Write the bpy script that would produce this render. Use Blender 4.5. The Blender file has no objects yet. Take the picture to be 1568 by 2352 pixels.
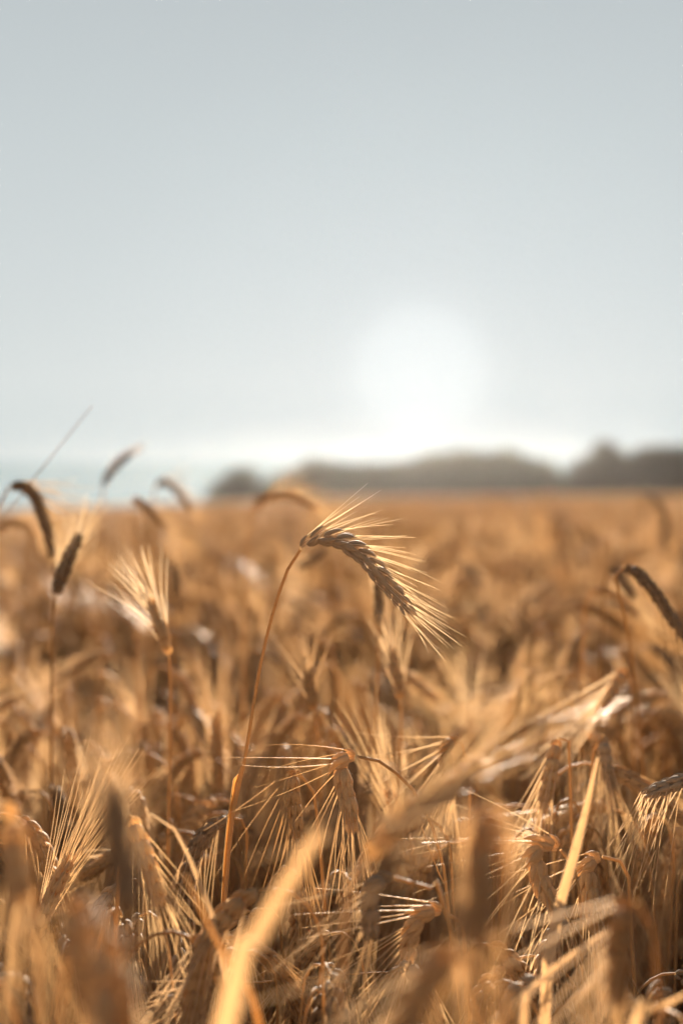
import bpy, math, random
import numpy as np
from mathutils import Matrix, Vector, Quaternion

# ------------------------------------------------------------------ camera, sky, sun, exposure
S = bpy.context.scene
COL = S.collection
rad = math.radians
EYE = 1.15                      # camera height over the soil
PITCH = 2.03                    # degrees below level
FOC = 3267.0                    # focal length in pixels of a 1568 px wide picture
cam = bpy.data.objects.new('camera', bpy.data.cameras.new('camera'))
COL.objects.link(cam)
S.camera = cam
cam.data.sensor_width = 36
cam.data.sensor_fit = 'AUTO'
cam.data.lens = 50
cam.location = (0, 0, EYE)
cam.rotation_euler = (rad(90 - PITCH), 0, 0)
cam.data.clip_start = 0.01
cam.data.clip_end = 60000
cam.data.dof.use_dof = True
cam.data.dof.focus_distance = 0.95
cam.data.dof.aperture_fstop = 3.25

EXPO = 2.48
SUN_EL, SUN_AZ = 3.6, 3.1       # elevation, degrees to the right of straight ahead
LAMP_EL = 7.0
sv = Vector((math.sin(rad(SUN_AZ)) * math.cos(rad(SUN_EL)), math.cos(rad(SUN_AZ)) * math.cos(rad(SUN_EL)), math.sin(rad(SUN_EL))))
lv = Vector((math.sin(rad(SUN_AZ)) * math.cos(rad(LAMP_EL)), math.cos(rad(SUN_AZ)) * math.cos(rad(LAMP_EL)), math.sin(rad(LAMP_EL))))
sun = bpy.data.objects.new('sun', bpy.data.lights.new('sun', 'SUN'))
COL.objects.link(sun)
sun.data.energy = 5.0
sun.data.angle = rad(0.6)
sun.data.color = (1.0, 0.88, 0.73)
sun.rotation_euler = lv.to_track_quat('Z', 'Y').to_euler()
sun.location = lv * 50

world = bpy.data.worlds.new("World")
S.world = world
world.use_nodes = True
nt = world.node_tree
bg = nt.nodes['Background']
bg.inputs['Strength'].default_value = 0.1


def N(t, kind, **kw):
    n = t.nodes.new(kind)
    for k, v in kw.items():
        if k.startswith('i_'):
            n.inputs[int(k[2:])].default_value = v
        else:
            setattr(n, k, v)
    return n


def ramp(t, stops, interp='LINEAR'):
    r = t.nodes.new('ShaderNodeValToRGB')
    r.color_ramp.interpolation = interp
    e = r.color_ramp.elements
    while len(e) < len(stops):
        e.new(0.5)
    for q, (p, c) in zip(e, stops):
        q.position = p
        q.color = tuple(c) + (1,) if len(c) == 3 else c
    return r


def lin(*c):
    return tuple(((v / 255) / 12.92 if v <= 10 else ((v / 255 + 0.055) / 1.055) ** 2.4) for v in c)


L = nt.links.new
tc = N(nt, 'ShaderNodeTexCoord')
sep = N(nt, 'ShaderNodeSeparateXYZ')
L(tc.outputs['Generated'], sep.inputs[0])
asin = N(nt, 'ShaderNodeMath', operation='ARCSINE')
L(sep.outputs['Z'], asin.inputs[0])
el = N(nt, 'ShaderNodeMapRange', i_1=0.0, i_2=rad(45))
L(asin.outputs[0], el.inputs[0])
elr = ramp(nt, [(0, lin(203, 212, 212)), (1.0 / 45, lin(208, 216, 215)), (3.2 / 45, lin(215, 221, 220)), (7.5 / 45, lin(208, 215, 216)), (12.5 / 45, lin(200, 208, 210)),
                (18.5 / 45, lin(190, 198, 201)), (30 / 45, lin(160, 172, 180)), (1, lin(120, 136, 152))])
L(el.outputs[0], elr.inputs[0])
dot = N(nt, 'ShaderNodeVectorMath', operation='DOT_PRODUCT')
dot.inputs[1].default_value = sv
L(tc.outputs['Generated'], dot.inputs[0])
acos = N(nt, 'ShaderNodeMath', operation='ARCCOSINE')
L(dot.outputs['Value'], acos.inputs[0])
an = N(nt, 'ShaderNodeMapRange', i_1=0.0, i_2=rad(16))
L(acos.outputs[0], an.inputs[0])
g = lambda v: (v, v, v * 0.99)
anr = ramp(nt, [(0, g(.16)), (1.7 / 16, g(.15)), (2.4 / 16, g(.12)), (3.0 / 16, g(.055)), (4.2 / 16, g(.028)), (7 / 16, g(.02)), (1, g(0))], 'EASE')
L(an.outputs[0], anr.inputs[0])
add = N(nt, 'ShaderNodeMix', data_type='RGBA', blend_type='ADD')
add.inputs[0].default_value = 1
L(elr.outputs[0], add.inputs[6])
L(anr.outputs[0], add.inputs[7])
# away from the sun the evening sky is dimmer
back = N(nt, 'ShaderNodeMapRange', i_1=-0.2, i_2=0.9, i_3=0.38, i_4=1.0)
L(dot.outputs['Value'], back.inputs[0])
dim = N(nt, 'ShaderNodeVectorMath', operation='SCALE')
L(add.outputs[2], dim.inputs[0])
L(back.outputs[0], dim.inputs['Scale'])
ten = N(nt, 'ShaderNodeVectorMath', operation='SCALE')
ten.inputs['Scale'].default_value = 10.0 / 2 ** EXPO
L(dim.outputs[0], ten.inputs[0])
sky = N(nt, 'ShaderNodeTexSky', sky_type='NISHITA', sun_disc=False, sun_elevation=rad(LAMP_EL), sun_rotation=rad(SUN_AZ), air_density=1.0, dust_density=1.0, ozone_density=1.0)
hs = N(nt, 'ShaderNodeHueSaturation')
hs.inputs['Saturation'].default_value = 0.15
L(sky.outputs[0], hs.inputs['Color'])
mx = N(nt, 'ShaderNodeMix', data_type='RGBA')
mx.inputs[0].default_value = 0.002
L(ten.outputs[0], mx.inputs[6])
L(hs.outputs[0], mx.inputs[7])
L(mx.outputs[2], bg.inputs['Color'])

S.view_settings.view_transform = 'Standard'
S.view_settings.look = 'None'
S.view_settings.exposure = EXPO
S.view_settings.gamma = 1.0
S.cycles.use_denoising = True
S.cycles.max_bounces = 8
S.cycles.diffuse_bounces = 5
S.cycles.transmission_bounces = 5
S.cycles.volume_bounces = 0
S.cycles.sample_clamp_indirect = 6

rng = np.random.default_rng(11)
random.seed(4)

# ------------------------------------------------------------------ helpers
cp, sp = math.cos(rad(PITCH)), math.sin(rad(PITCH))


def W(px, py, d):
    """a point that stands d metres ahead of the camera, seen at px, py of a 1568 x 2352 picture"""
    x, u = (px - 784) / FOC * d, -(py - 1176) / FOC * d
    return np.array((x, d * cp + u * sp, EYE - d * sp + u * cp))


def pix(p):
    q = np.asarray(p, float) - (0, 0, EYE)
    d = q[1] * cp - q[2] * sp
    u = q[1] * sp + q[2] * cp
    return 784 + q[0] / d * FOC, 1176 - u / d * FOC, d


def ground(x, y):
    """height of the soil: the field tips gently away from the camera, then over the crest towards the sea"""
    x, y = np.asarray(x, float), np.asarray(y, float)
    z = -0.0225 * y + np.where(x < 0, 0.040, 0.012) * np.clip(x, -60, 60) * np.clip(y / 30, 0, 1)
    return z - 0.0016 * np.clip(y - 190, 0, 100) ** 2 * 0.6


class Geo:
    def __init__(s):
        s.v, s.f, s.m, s.t, s.n = [], [], [], [], 0

    def add(s, v, f, mat=0, tint=0.5):
        v = np.asarray(v, float).reshape(-1, 3)
        f = np.asarray(f, int).reshape(-1, 4)
        s.v.append(v)
        s.f.append(f + s.n)
        s.m.append(np.full(len(f), mat))
        s.t.append(np.full(len(v), tint) if np.isscalar(tint) else tint)
        s.n += len(v)

    def arrays(s):
        return np.concatenate(s.v), np.concatenate(s.f), np.concatenate(s.m), np.concatenate(s.t)

    def mesh(s, name, mats, smooth=True):
        v, f, mi, ti = s.arrays()
        me = bpy.data.meshes.new(name)
        me.vertices.add(len(v))
        me.vertices.foreach_set('co', v.astype(np.float32).ravel())
        me.loops.add(f.size)
        me.loops.foreach_set('vertex_index', f.astype(np.int32).ravel())
        me.polygons.add(len(f))
        me.polygons.foreach_set('loop_start', np.arange(0, f.size, 4, dtype=np.int32))
        me.polygons.foreach_set('loop_total', np.full(len(f), 4, dtype=np.int32))
        for m in mats:
            me.materials.append(m)
        me.polygons.foreach_set('material_index', mi.astype(np.int32))
        me.polygons.foreach_set('use_smooth', np.full(len(f), smooth))
        a = me.attributes.new('tint', 'FLOAT', 'POINT')
        a.data.foreach_set('value', ti.astype(np.float32))
        me.update()
        me.validate()
        return me

    def obj(s, name, mats, parent=None, origin=(0, 0, 0), smooth=True):
        s2 = s
        if any(origin):
            s2 = Geo()
            v, f, m, t = s.arrays()
            s2.v, s2.f, s2.m, s2.t, s2.n = [v - np.asarray(origin)], [f], [m], [t], len(v)
        o = bpy.data.objects.new(name, s2.mesh(name, mats, smooth))
        COL.objects.link(o)
        if parent is not None:
            o.parent = parent
        return o


def tag(o, label=None, cat=None, group=None, kind=None):
    for k, v in (('label', label), ('category', cat), ('group', group), ('kind', kind)):
        if v:
            o[k] = v
    return o


def unit(a):
    return a / np.maximum(np.linalg.norm(a, axis=-1, keepdims=True), 1e-9)


def spline(P, n):
    """Catmull-Rom through P, resampled to n points of equal spacing"""
    P = np.asarray(P, float)
    Q = np.vstack([2 * P[0] - P[1], P, 2 * P[-1] - P[-2]])
    out = []
    for i in range(len(P) - 1):
        a, b, c, d = Q[i:i + 4]
        for t in np.linspace(0, 1, 14, endpoint=False):
            out.append(0.5 * (2 * b + (c - a) * t + (2 * a - 5 * b + 4 * c - d) * t * t + (3 * b - a - 3 * c + d) * t ** 3))
    out.append(P[-1])
    out = np.array(out)
    s = np.concatenate([[0], np.cumsum(np.linalg.norm(np.diff(out, axis=0), axis=1))])
    q = np.linspace(0, s[-1], n)
    return np.stack([np.interp(q, s, out[:, k]) for k in range(3)], 1), s[-1]


def frames(P, ref):
    T = unit(np.gradient(P, axis=0))
    Sx = np.zeros_like(T)
    r = np.asarray(ref, float)
    for i in range(len(P)):
        r = r - T[i] * np.dot(r, T[i])
        r = r / max(np.linalg.norm(r), 1e-9)
        Sx[i] = r
    return T, Sx, np.cross(T, Sx)


def ring_faces(n, s, closed=True):
    i, j = np.meshgrid(np.arange(n - 1), np.arange(s if closed else s - 1), indexing='ij')
    a = i * s + j
    b = i * s + (j + 1) % s
    return np.stack([a, b, b + s, a + s], -1).reshape(-1, 4)


def tube(geo, P, R, sides, mat=0, tint=0.5, ref=(1, 0.1, 0.05)):
    P = np.asarray(P, float)
    T, A, B = frames(P, ref)
    th = np.arange(sides) * 2 * math.pi / sides
    R = np.broadcast_to(R, (len(P),))
    V = P[:, None] + R[:, None, None] * (np.cos(th)[None, :, None] * A[:, None] + np.sin(th)[None, :, None] * B[:, None])
    geo.add(V, ring_faces(len(P), sides), mat, tint)


GR_T = np.array([0, .10, .30, .52, .74, .90, 1.0])
GR_R = np.array([.30, .72, 1.0, .96, .62, .28, .05])


def grains(geo, base, axis, side, length, wid, thick, sides, mat, tint, rings=7, crease=0.0):
    """a batch of husked grains: pointed spindles, bulging on their outer face"""
    k = len(base)
    t = GR_T if rings == 7 else np.linspace(0, 1, rings)
    r = np.interp(t, GR_T, GR_R)
    th = np.arange(sides) * 2 * math.pi / sides
    nrm = np.cross(axis, side)
    cr = 1 - crease * np.cos(th * 4) ** 2
    ca, sa = np.cos(th) * cr, np.sin(th) * cr
    c = base[:, None, None] + axis[:, None, None] * (t[None, :, None, None] * length[:, None, None, None])
    c = c + side[:, None, None] * (np.sin(t * math.pi)[None, :, None, None] * 0.10 * length[:, None, None, None])
    V = c + r[None, :, None, None] * (ca[None, None, :, None] * side[:, None, None] * thick[:, None, None, None] + sa[None, None, :, None] * nrm[:, None, None] * wid[:, None, None, None])
    F = ring_faces(rings, sides)
    off = (np.arange(k) * rings * sides)[:, None, None]
    tt = np.repeat(tint, rings * sides)
    geo.add(V, (F[None] + off).reshape(-1, 4), mat, tt)


def awns(geo, tip, d, length, bend, r0, segs, mat, tint, sides=3):
    k = len(tip)
    t = np.linspace(0, 1, segs + 1)
    c = tip[:, None] + d[:, None] * (t[None, :, None] * length[:, None, None]) + bend[:, None] * (t[None, :, None] ** 2 * length[:, None, None])
    ref = np.array((0.31, 0.77, 0.55))
    A = unit(np.cross(d, ref))
    B = np.cross(d, A)
    th = np.arange(sides) * 2 * math.pi / sides
    r = r0 * (1 - 0.72 * t)
    V = c[:, :, None] + r[None, :, None, None] * (np.cos(th)[None, None, :, None] * A[:, None, None] + np.sin(th)[None, None, :, None] * B[:, None, None])
    F = ring_faces(segs + 1, sides)
    off = (np.arange(k) * (segs + 1) * sides)[:, None, None]
    geo.add(V, (F[None] + off).reshape(-1, 4), mat, np.repeat(tint, (segs + 1) * sides))


def ear(gg, ga, P, ref, rg, lod=1, awn=(0.07, 0.11), bias=(0, 0, 0), wide=1.0, spread=0.28, mg=0, ma=0, tint=0.5, r_awn=0.00030, kink=0.0, fan=0.0, keep=1.0, gather=0.2):
    """a bearded ear of grain along the curve P (base to tip): two ranks of overlapping husks, each with its awn"""
    C, Ln = spline(P, 60)
    T, A, B = frames(C, ref)
    nodes = max(9, int(Ln / 0.0042))
    pos, ax, sd, ln, sc = [], [], [], [], []
    for i in range(nodes):
        f = (i + 0.3) / nodes * 0.96
        j = f * 59
        a = int(j)
        fr = j - a
        p = C[a] * (1 - fr) + C[min(a + 1, 59)] * fr
        size = min(1, 0.62 + 2.6 * f) * (1 - 0.42 * max(0, f - 0.6) / 0.4)
        base_phi = 0 if i % 2 == 0 else math.pi
        for dphi in (-0.80, 0.0, 0.80):
            phi = base_phi + dphi + rg.normal(0, 0.07)
            out = math.cos(phi) * A[a] + math.sin(phi) * B[a]
            tl = ((0.36 if dphi == 0 else 0.28) if lod == 2 else 0.27) + rg.normal(0, 0.055 if lod == 2 else 0.035) - 0.1 * f
            pos.append(p + out * (0.0018 if lod == 2 else 0.0014) * wide)
            ax.append(unit(T[a] + out * tl))
            sd.append(unit(out - T[a] * tl))
            ln.append((0.0140 if lod == 2 else 0.0125) * size * rg.uniform(0.92, 1.08))
            sc.append(size * rg.uniform(0.92, 1.06))
    pos, ax, sd, ln, sc = map(np.array, (pos, ax, sd, ln, sc))
    k = len(pos)
    tn = tint + rg.normal(0, 0.10, k)
    if lod == 2:
        grains(gg, pos, ax, sd, ln, 0.0021 * wide * sc, 0.0016 * wide * sc, 12, mg, tn, crease=0.07)
        # a thin pointed outer husk beside each grain
        s2 = np.cross(ax, sd) * rg.choice((-1, 1), k)[:, None]
        grains(gg, pos + s2 * 0.0012, unit(ax + s2 * 0.10), sd, ln * 0.8, 0.0009 * sc, 0.0009 * sc, 6, mg, tn + 0.15)
    elif lod == 1:
        grains(gg, pos, ax, sd, ln, 0.0021 * wide * sc, 0.0016 * wide * sc, 7, mg, tn)
    else:
        grains(gg, pos, ax, sd, ln * 1.05, 0.0022 * wide * sc, 0.0018 * wide * sc, 4, mg, tn, rings=5)
    m = rg.random(k) < keep
    tip = (pos + ax * (ln[:, None] * 0.97))[m]
    ax, sd2 = ax[m], sd[m]
    TT = np.repeat(T[np.minimum((np.arange(nodes) / nodes * 59).astype(int), 59)], 3, axis=0)[m]
    kk = len(tip)
    f = (np.arange(k)[m]) / k
    TT = unit(TT * (1 - gather) + T[48] * gather)
    dirs = unit(TT + sd2 * (spread * (1 - 0.35 * f))[:, None] + rg.normal(0, 0.045, (kk, 3)) + np.asarray(bias, float))
    length = rg.uniform(awn[0], awn[1], kk) * (1 - 0.25 * f)
    bend = sd2 * fan + rg.normal(0, 0.045, (kk, 3)) + np.array((0, 0, -0.03))
    awns(ga, tip, dirs, length, bend, r_awn, 7 if lod == 2 else (5 if lod == 1 else 2), ma, tint + rg.normal(0, 0.12, kk), 4 if lod == 2 else 3)
    return Ln


def blade(geo, P, width, nrm, n=16, mat=0, tint=0.5, twist=0.0, vee=0.25, base_w=0.7, rg=None, strap=False):
    """a dry leaf: a folded, tapering, slightly rippled strip"""
    C, Ln = spline(P, n)
    T, A, B = frames(C, nrm)
    t = np.linspace(0, 1, n)
    w = width * 0.5 * np.interp(t, [0, .15, .5, .85, 1], [base_w, 1, .92, .45, .06])
    if strap:
        w = width * 0.5 * np.interp(t, [0, .3, .6, .88, .96, 1], [.8, .9, 1, .95, .7, .15])
    if rg is not None:
        w = w * (1 + rg.normal(0, 0.05, n))
    a = twist * t
    X = np.cos(a)[:, None] * B + np.sin(a)[:, None] * A
    Z = np.cos(a)[:, None] * A - np.sin(a)[:, None] * B
    rows = []
    for u in (-1, -0.5, 0, 0.5, 1):
        rows.append(C + X * (u * w)[:, None] + Z * (abs(u) * vee * w)[:, None])
    V = np.stack(rows, 1)
    F = ring_faces(n, 5, closed=False)
    geo.add(V, F, mat, tint)
    # the underside, a hair's breadth away, closes the leaf into a solid
    V2 = V - Z[:, None] * 0.00018
    geo.add(V2, F[:, ::-1], mat, tint)


# ------------------------------------------------------------------ materials
def straw(name, c0, c1, trans, rough=0.5, spec=0.5, bump=0.0, stripe=(900, 900, 60), spots=0.0, sheen=0.0, trc=None):
    m = bpy.data.materials.new(name)
    m.use_nodes = True
    t = m.node_tree
    t.nodes.clear()
    k = t.links.new
    out = N(t, 'ShaderNodeOutputMaterial')
    pr = N(t, 'ShaderNodeBsdfPrincipled')
    pr.inputs['Roughness'].default_value = rough
    pr.inputs['Specular IOR Level'].default_value = spec
    pr.inputs['Sheen Weight'].default_value = sheen
    oi = N(t, 'ShaderNodeObjectInfo')
    at = N(t, 'ShaderNodeAttribute', attribute_name='tint')
    co = N(t, 'ShaderNodeTexCoord')
    mp = N(t, 'ShaderNodeMapping')
    mp.inputs['Scale'].default_value = stripe
    k(co.outputs['Object'], mp.inputs['Vector'])
    no = N(t, 'ShaderNodeTexNoise')
    no.inputs['Scale'].default_value = 1.0
    no.inputs['Detail'].default_value = 3
    k(mp.outputs[0], no.inputs['Vector'])
    # plant to plant, grain to grain and fibre to fibre differences of colour
    a1 = N(t, 'ShaderNodeMath', operation='MULTIPLY_ADD', i_1=0.55, i_2=-0.02)
    k(oi.outputs['Random'], a1.inputs[0])
    a2 = N(t, 'ShaderNodeMath', operation='MULTIPLY_ADD', i_1=0.7)
    k(at.outputs['Fac'], a2.inputs[0])
    k(a1.outputs[0], a2.inputs[2])
    a3 = N(t, 'ShaderNodeMath', operation='MULTIPLY_ADD', i_1=0.55)
    k(no.outputs['Fac'], a3.inputs[0])
    k(a2.outputs[0], a3.inputs[2])
    mr = N(t, 'ShaderNodeMapRange', i_1=0.35, i_2=1.35)
    k(a3.outputs[0], mr.inputs[0])
    mid = tuple((a + b) / 2 for a, b in zip(c0, c1))
    rp = ramp(t, [(0, c0), (0.5, mid), (1, c1)])
    k(mr.outputs[0], rp.inputs[0])
    col = rp.outputs[0]
    if spots:
        vn = N(t, 'ShaderNodeTexNoise')
        vn.inputs['Scale'].default_value = 420
        vn.inputs['Detail'].default_value = 2
        k(co.outputs['Object'], vn.inputs['Vector'])
        vr = N(t, 'ShaderNodeMapRange', i_1=0.62, i_2=0.72, i_3=0.0, i_4=spots)
        k(vn.outputs['Fac'], vr.inputs[0])
        mm = N(t, 'ShaderNodeMix', data_type='RGBA')
        mm.inputs[7].default_value = (c0[0] * 0.35, c0[1] * 0.3, c0[2] * 0.3, 1)
        k(vr.outputs[0], mm.inputs[0])
        k(col, mm.inputs[6])
        col = mm.outputs[2]
    k(col, pr.inputs['Base Color'])
    if bump:
        bp = N(t, 'ShaderNodeBump')
        bp.inputs['Strength'].default_value = bump
        bp.inputs['Distance'].default_value = 0.0003
        k(no.outputs['Fac'], bp.inputs['Height'])
        k(bp.outputs[0], pr.inputs['Normal'])
    tr = N(t, 'ShaderNodeBsdfTranslucent')
    tm = N(t, 'ShaderNodeMix', data_type='RGBA', blend_type='MULTIPLY')
    tm.inputs[0].default_value = 1
    tm.inputs[7].default_value = tuple(trc or (1.0, 0.93, 0.80)) + (1,)
    k(col, tm.inputs[6])
    k(tm.outputs[2], tr.inputs['Color'])
    ms = N(t, 'ShaderNodeMixShader', i_0=trans)
    k(pr.outputs[0], ms.inputs[1])
    k(tr.outputs[0], ms.inputs[2])
    k(ms.outputs[0], out.inputs['Surface'])
    return m


M_EAR = straw('husk', (0.42, 0.25, 0.125), (0.78, 0.56, 0.34), 0.28, 0.75, 0.12, bump=0.5, stripe=(700, 700, 700))
M_SILK = straw('pale_awn', (0.74, 0.62, 0.47), (0.95, 0.87, 0.76), 0.60, 0.45, 0.4, stripe=(60, 60, 60))  # whiter copy of the awn material
M_AWN = straw('awn', (0.66, 0.50, 0.33), (0.93, 0.81, 0.65), 0.58, 0.5, 0.3, stripe=(60, 60, 60))  # kept pale: the lens flare veil over the mid field is put into this colour
M_STEM = straw('stem', (0.38, 0.215, 0.095), (0.70, 0.47, 0.25), 0.30, 0.65, 0.12, bump=0.2, stripe=(1500, 1500, 25), spots=0.3)
M_LEAF = straw('leaf', (0.46, 0.26, 0.11), (0.84, 0.60, 0.33), 0.55, 0.75, 0.08, bump=0.6, stripe=(900, 900, 30), spots=0.5)
M_CREAM = straw('lit_leaf', (0.52, 0.38, 0.26), (0.80, 0.65, 0.48), 0.48, 0.7, 0.12, bump=0.6, stripe=(900, 900, 30), spots=0.25)  # paler copy of leaf, with sunlit brightness put into the colour
M_PALE = straw('sunlit_husk', (0.58, 0.39, 0.20), (0.88, 0.70, 0.46), 0.45, 0.7, 0.15, bump=0.5, stripe=(700, 700, 700))  # paler, more translucent husk: sunlight painted into the colour
M_GREY = straw('backlit_husk', (0.21, 0.14, 0.09), (0.54, 0.40, 0.28), 0.08, 0.75, 0.15, bump=0.5, stripe=(700, 700, 700))  # darker, greyer husk: the shade of backlit ears put into the colour
MATS = [M_EAR, M_AWN, M_STEM, M_LEAF]


def flat(name, c0, c1, scale, rough=0.9, bump=0.0, bd=0.01, trans=0):
    m = bpy.data.materials.new(name)
    m.use_nodes = True
    t = m.node_tree
    k = t.links.new
    pr = t.nodes['Principled BSDF']
    pr.inputs['Roughness'].default_value = rough
    co = N(t, 'ShaderNodeTexCoord')
    no = N(t, 'ShaderNodeTexNoise')
    no.inputs['Scale'].default_value = scale
    no.inputs['Detail'].default_value = 8
    k(co.outputs['Object'], no.inputs['Vector'])
    rp = ramp(t, [(0.3, c0), (0.7, c1)])
    k(no.outputs['Fac'], rp.inputs[0])
    k(rp.outputs[0], pr.inputs['Base Color'])
    if bump:
        bp = N(t, 'ShaderNodeBump')
        bp.inputs['Strength'].default_value = bump
        bp.inputs['Distance'].default_value = bd
        k(no.outputs['Fac'], bp.inputs['Height'])
        k(bp.outputs[0], pr.inputs['Normal'])
    if trans:
        out = t.nodes['Material Output']
        tr = N(t, 'ShaderNodeBsdfTranslucent')
        k(rp.outputs[0], tr.inputs['Color'])
        ms = N(t, 'ShaderNodeMixShader', i_0=trans)
        k(pr.outputs[0], ms.inputs[1])
        k(tr.outputs[0], ms.inputs[2])
        k(ms.outputs[0], out.inputs['Surface'])
    return m


M_SOIL = flat('soil', (0.10, 0.055, 0.03), (0.20, 0.12, 0.065), 14, bump=0.8, bd=0.02)
M_MASS = flat('crop_mass', (0.50, 0.32, 0.17), (0.84, 0.66, 0.45), 3.5, bump=1.0, bd=0.3, trans=0.6)
M_SEA = flat('sea_water', (0.70, 0.765, 0.765), (0.74, 0.80, 0.80), 0.002, rough=0.01)
_t = M_SEA.node_tree
_g = N(_t, 'ShaderNodeBsdfGlossy')
_g.inputs['Roughness'].default_value = 0.0
_t.links.new(_t.nodes['Color Ramp'].outputs[0], _g.inputs['Color'])
_t.links.new(_g.outputs[0], _t.nodes['Material Output'].inputs['Surface'])
M_FOL = flat('foliage', (0.10, 0.085, 0.045), (0.17, 0.145, 0.075), 1.5, rough=0.7, trans=0.3)
M_FOLD = flat('dark_foliage', (0.075, 0.055, 0.035), (0.13, 0.10, 0.065), 1.5, rough=0.7, trans=0.25)
M_BARK = flat('bark', (0.06, 0.04, 0.03), (0.13, 0.09, 0.06), 9, bump=0.6, bd=0.02)
M_PETAL = flat('petal', (0.62, 0.60, 0.10), (0.75, 0.72, 0.16), 60, rough=0.6, trans=0.5)
M_GREEN = flat('green_stem', (0.16, 0.20, 0.05), (0.25, 0.27, 0.08), 40, rough=0.6, trans=0.2)

# ------------------------------------------------------------------ the setting
def sheet(name, xs, ys, zf, mat, kind='structure'):
    X, Y = np.meshgrid(xs, ys, indexing='ij')
    gq = Geo()
    gq.add(np.stack([X, Y, zf(X, Y)], -1), ring_faces(len(xs), len(ys), closed=False)[:, ::-1])
    o = gq.obj(name, [mat])
    return tag(o, kind=kind)


sheet('ground', np.linspace(-260, 260, 105), np.concatenate([np.linspace(-30, 40, 29), np.linspace(45, 240, 70)]), ground, M_SOIL)
sheet('sea', np.linspace(-30000, 30000, 3), np.array([150.0, 3000, 30000]), lambda x, y: 0 * x - 17.0, M_SEA)


def mass_z(x, y):
    r = np.random.default_rng(5)
    return ground(x, y) + 0.66 + r.normal(0, 0.09, np.shape(x)) - 0.3 * (y < 14)


mass = sheet('distant_crop', np.concatenate([np.linspace(-95, -22, 74), np.linspace(-21.5, 21.5, 130), np.linspace(22, 95, 74)]),
             np.concatenate([np.linspace(12, 60, 190), np.linspace(60.6, 235, 200)]), mass_z, M_MASS, 'stuff')

# ------------------------------------------------------------------ grain plants
def stalk_curve(height, lean, nod, elen, hook, rg):
    """stem points (root to ear base) and ear points (base to tip) in the x-z plane; nod: angle from vertical at the ear's tip"""
    ss = height
    st0 = rg.uniform(0.90, 0.97)
    n1 = 110
    ang, pts = lean * 0.3, [np.zeros(3)]
    seg = ss / n1
    for i in range(n1):
        f = i / n1
        a = lean * (0.3 + 0.7 * f) + (nod * hook) * max(0, (f - st0) / (1 - st0)) ** 1.4
        pts.append(pts[-1] + seg * np.array((math.sin(a), 0.0, math.cos(a))))
    e = [pts[-1]]
    a0 = a
    n2 = 12
    for i in range(n2):
        f = (i + 1) / n2
        a = a0 + (nod - a0) * min(1, f * 1.6) ** 0.6
        e.append(e[-1] + elen / n2 * np.array((math.sin(a), 0.0, math.cos(a))))
    pts, e = np.array(pts), np.array(e)
    return pts, e


def leaf_pts(root, az, ln, up, droop, rg):
    d = np.array((math.cos(az), math.sin(az), 0))
    p, out = root.copy(), [root.copy()]
    for i in range(5):
        a = up - droop * (i / 4) ** 1.2
        p = p + ln / 5 * (d * math.cos(a) + np.array((0, 0, math.sin(a)))) + rg.normal(0, 0.003, 3)
        out.append(p.copy())
    return out


# the kinds of plant, in order: nod angle, words
KINDS = [(176, 'hanging'), (170, 'hanging'), (158, 'nodding'), (168, 'hanging'), (172, 'hanging'), (182, 'hanging'), (125, 'bent over'), (172, 'hanging'),
         (22, 'upright'), (168, 'hanging'), (156, 'nodding'), (178, 'hanging'), (174, 'hanging')]


def plant_geo(k, rg, lod, height=0.82, sink=None):
    """geometry of one plant rooted at the origin: returns stem, ear, beard, leaves and the top of its silhouette"""
    nod = rad(KINDS[k][0]) + rg.normal(0, 0.06)
    elen = rg.uniform(0.065, 0.095)
    hook = rg.uniform(0.6, 0.92) if nod > 1.6 else 0.5
    st, er = stalk_curve(height, rg.normal(0.05, 0.05), nod, elen, hook, rg)
    # a little sideways wander
    wob = rg.normal(0, 0.012)
    for q in (st, er):
        q[:, 1] += wob * (q[:, 2] / height) ** 2
    gs, gg, ga, gl = Geo(), Geo(), Geo(), []
    P, _ = spline(st, 90 if lod else 34)
    R = np.interp(P[:, 2], [0, height * 0.55, height], [0.0021, 0.0018, 0.0008])
    tn = float(np.clip(0.5 + rg.normal(0, 0.2), 0, 1))
    tube(gs, P, R, 7 if lod else 4, 0, tn)
    ear(gg, ga, er, (0, 1, 0.02) if rg.random() < .6 else (0.7, .7, 0), rg, lod=1 if lod else 0, awn=(0.07, 0.13), spread=rg.uniform(0.12, 0.30),
        tint=tn, r_awn=0.00036 if lod else 0.00058, fan=rg.uniform(0, 0.14), keep=0.9 if lod else 0.95, gather=0.72, wide=rg.uniform(1.1, 1.35))
    for zf in (0.36, 0.50, 0.66):
        if rg.random() < (0.85 if zf < .7 else 0.35):
            i = int(len(P) * zf)
            g1 = Geo()
            az = rg.uniform(0, 6.28)
            blade(g1, leaf_pts(P[i], az, rg.uniform(0.12, 0.24), rg.uniform(1.15, 1.45), rg.uniform(2.2, 3.0), rg), rg.uniform(0.006, 0.010),
                  (-math.cos(az) * .7, -math.sin(az) * .7, 0.7), n=14 if lod else 7, tint=tn + rg.normal(0, .1), twist=rg.normal(0, 1.2), rg=rg)
            gl.append(g1)
    top = max(P[:, 2].max(), er[:, 2].max())
    return gs, gg, ga, gl, top, er


def merge(dst, src, mat, M=None, off=(0, 0, 0)):
    v, f, _, t = src.arrays()
    if M is not None:
        v = v @ M.T
    dst.add(v + np.asarray(off), f, mat, t)


# --- clumps for the mass of the field
def rot(z, tx=0, ty=0):
    return np.array((Matrix.Rotation(z, 3, 'Z') @ Matrix.Rotation(tx, 3, 'X') @ Matrix.Rotation(ty, 3, 'Y')))


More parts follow.
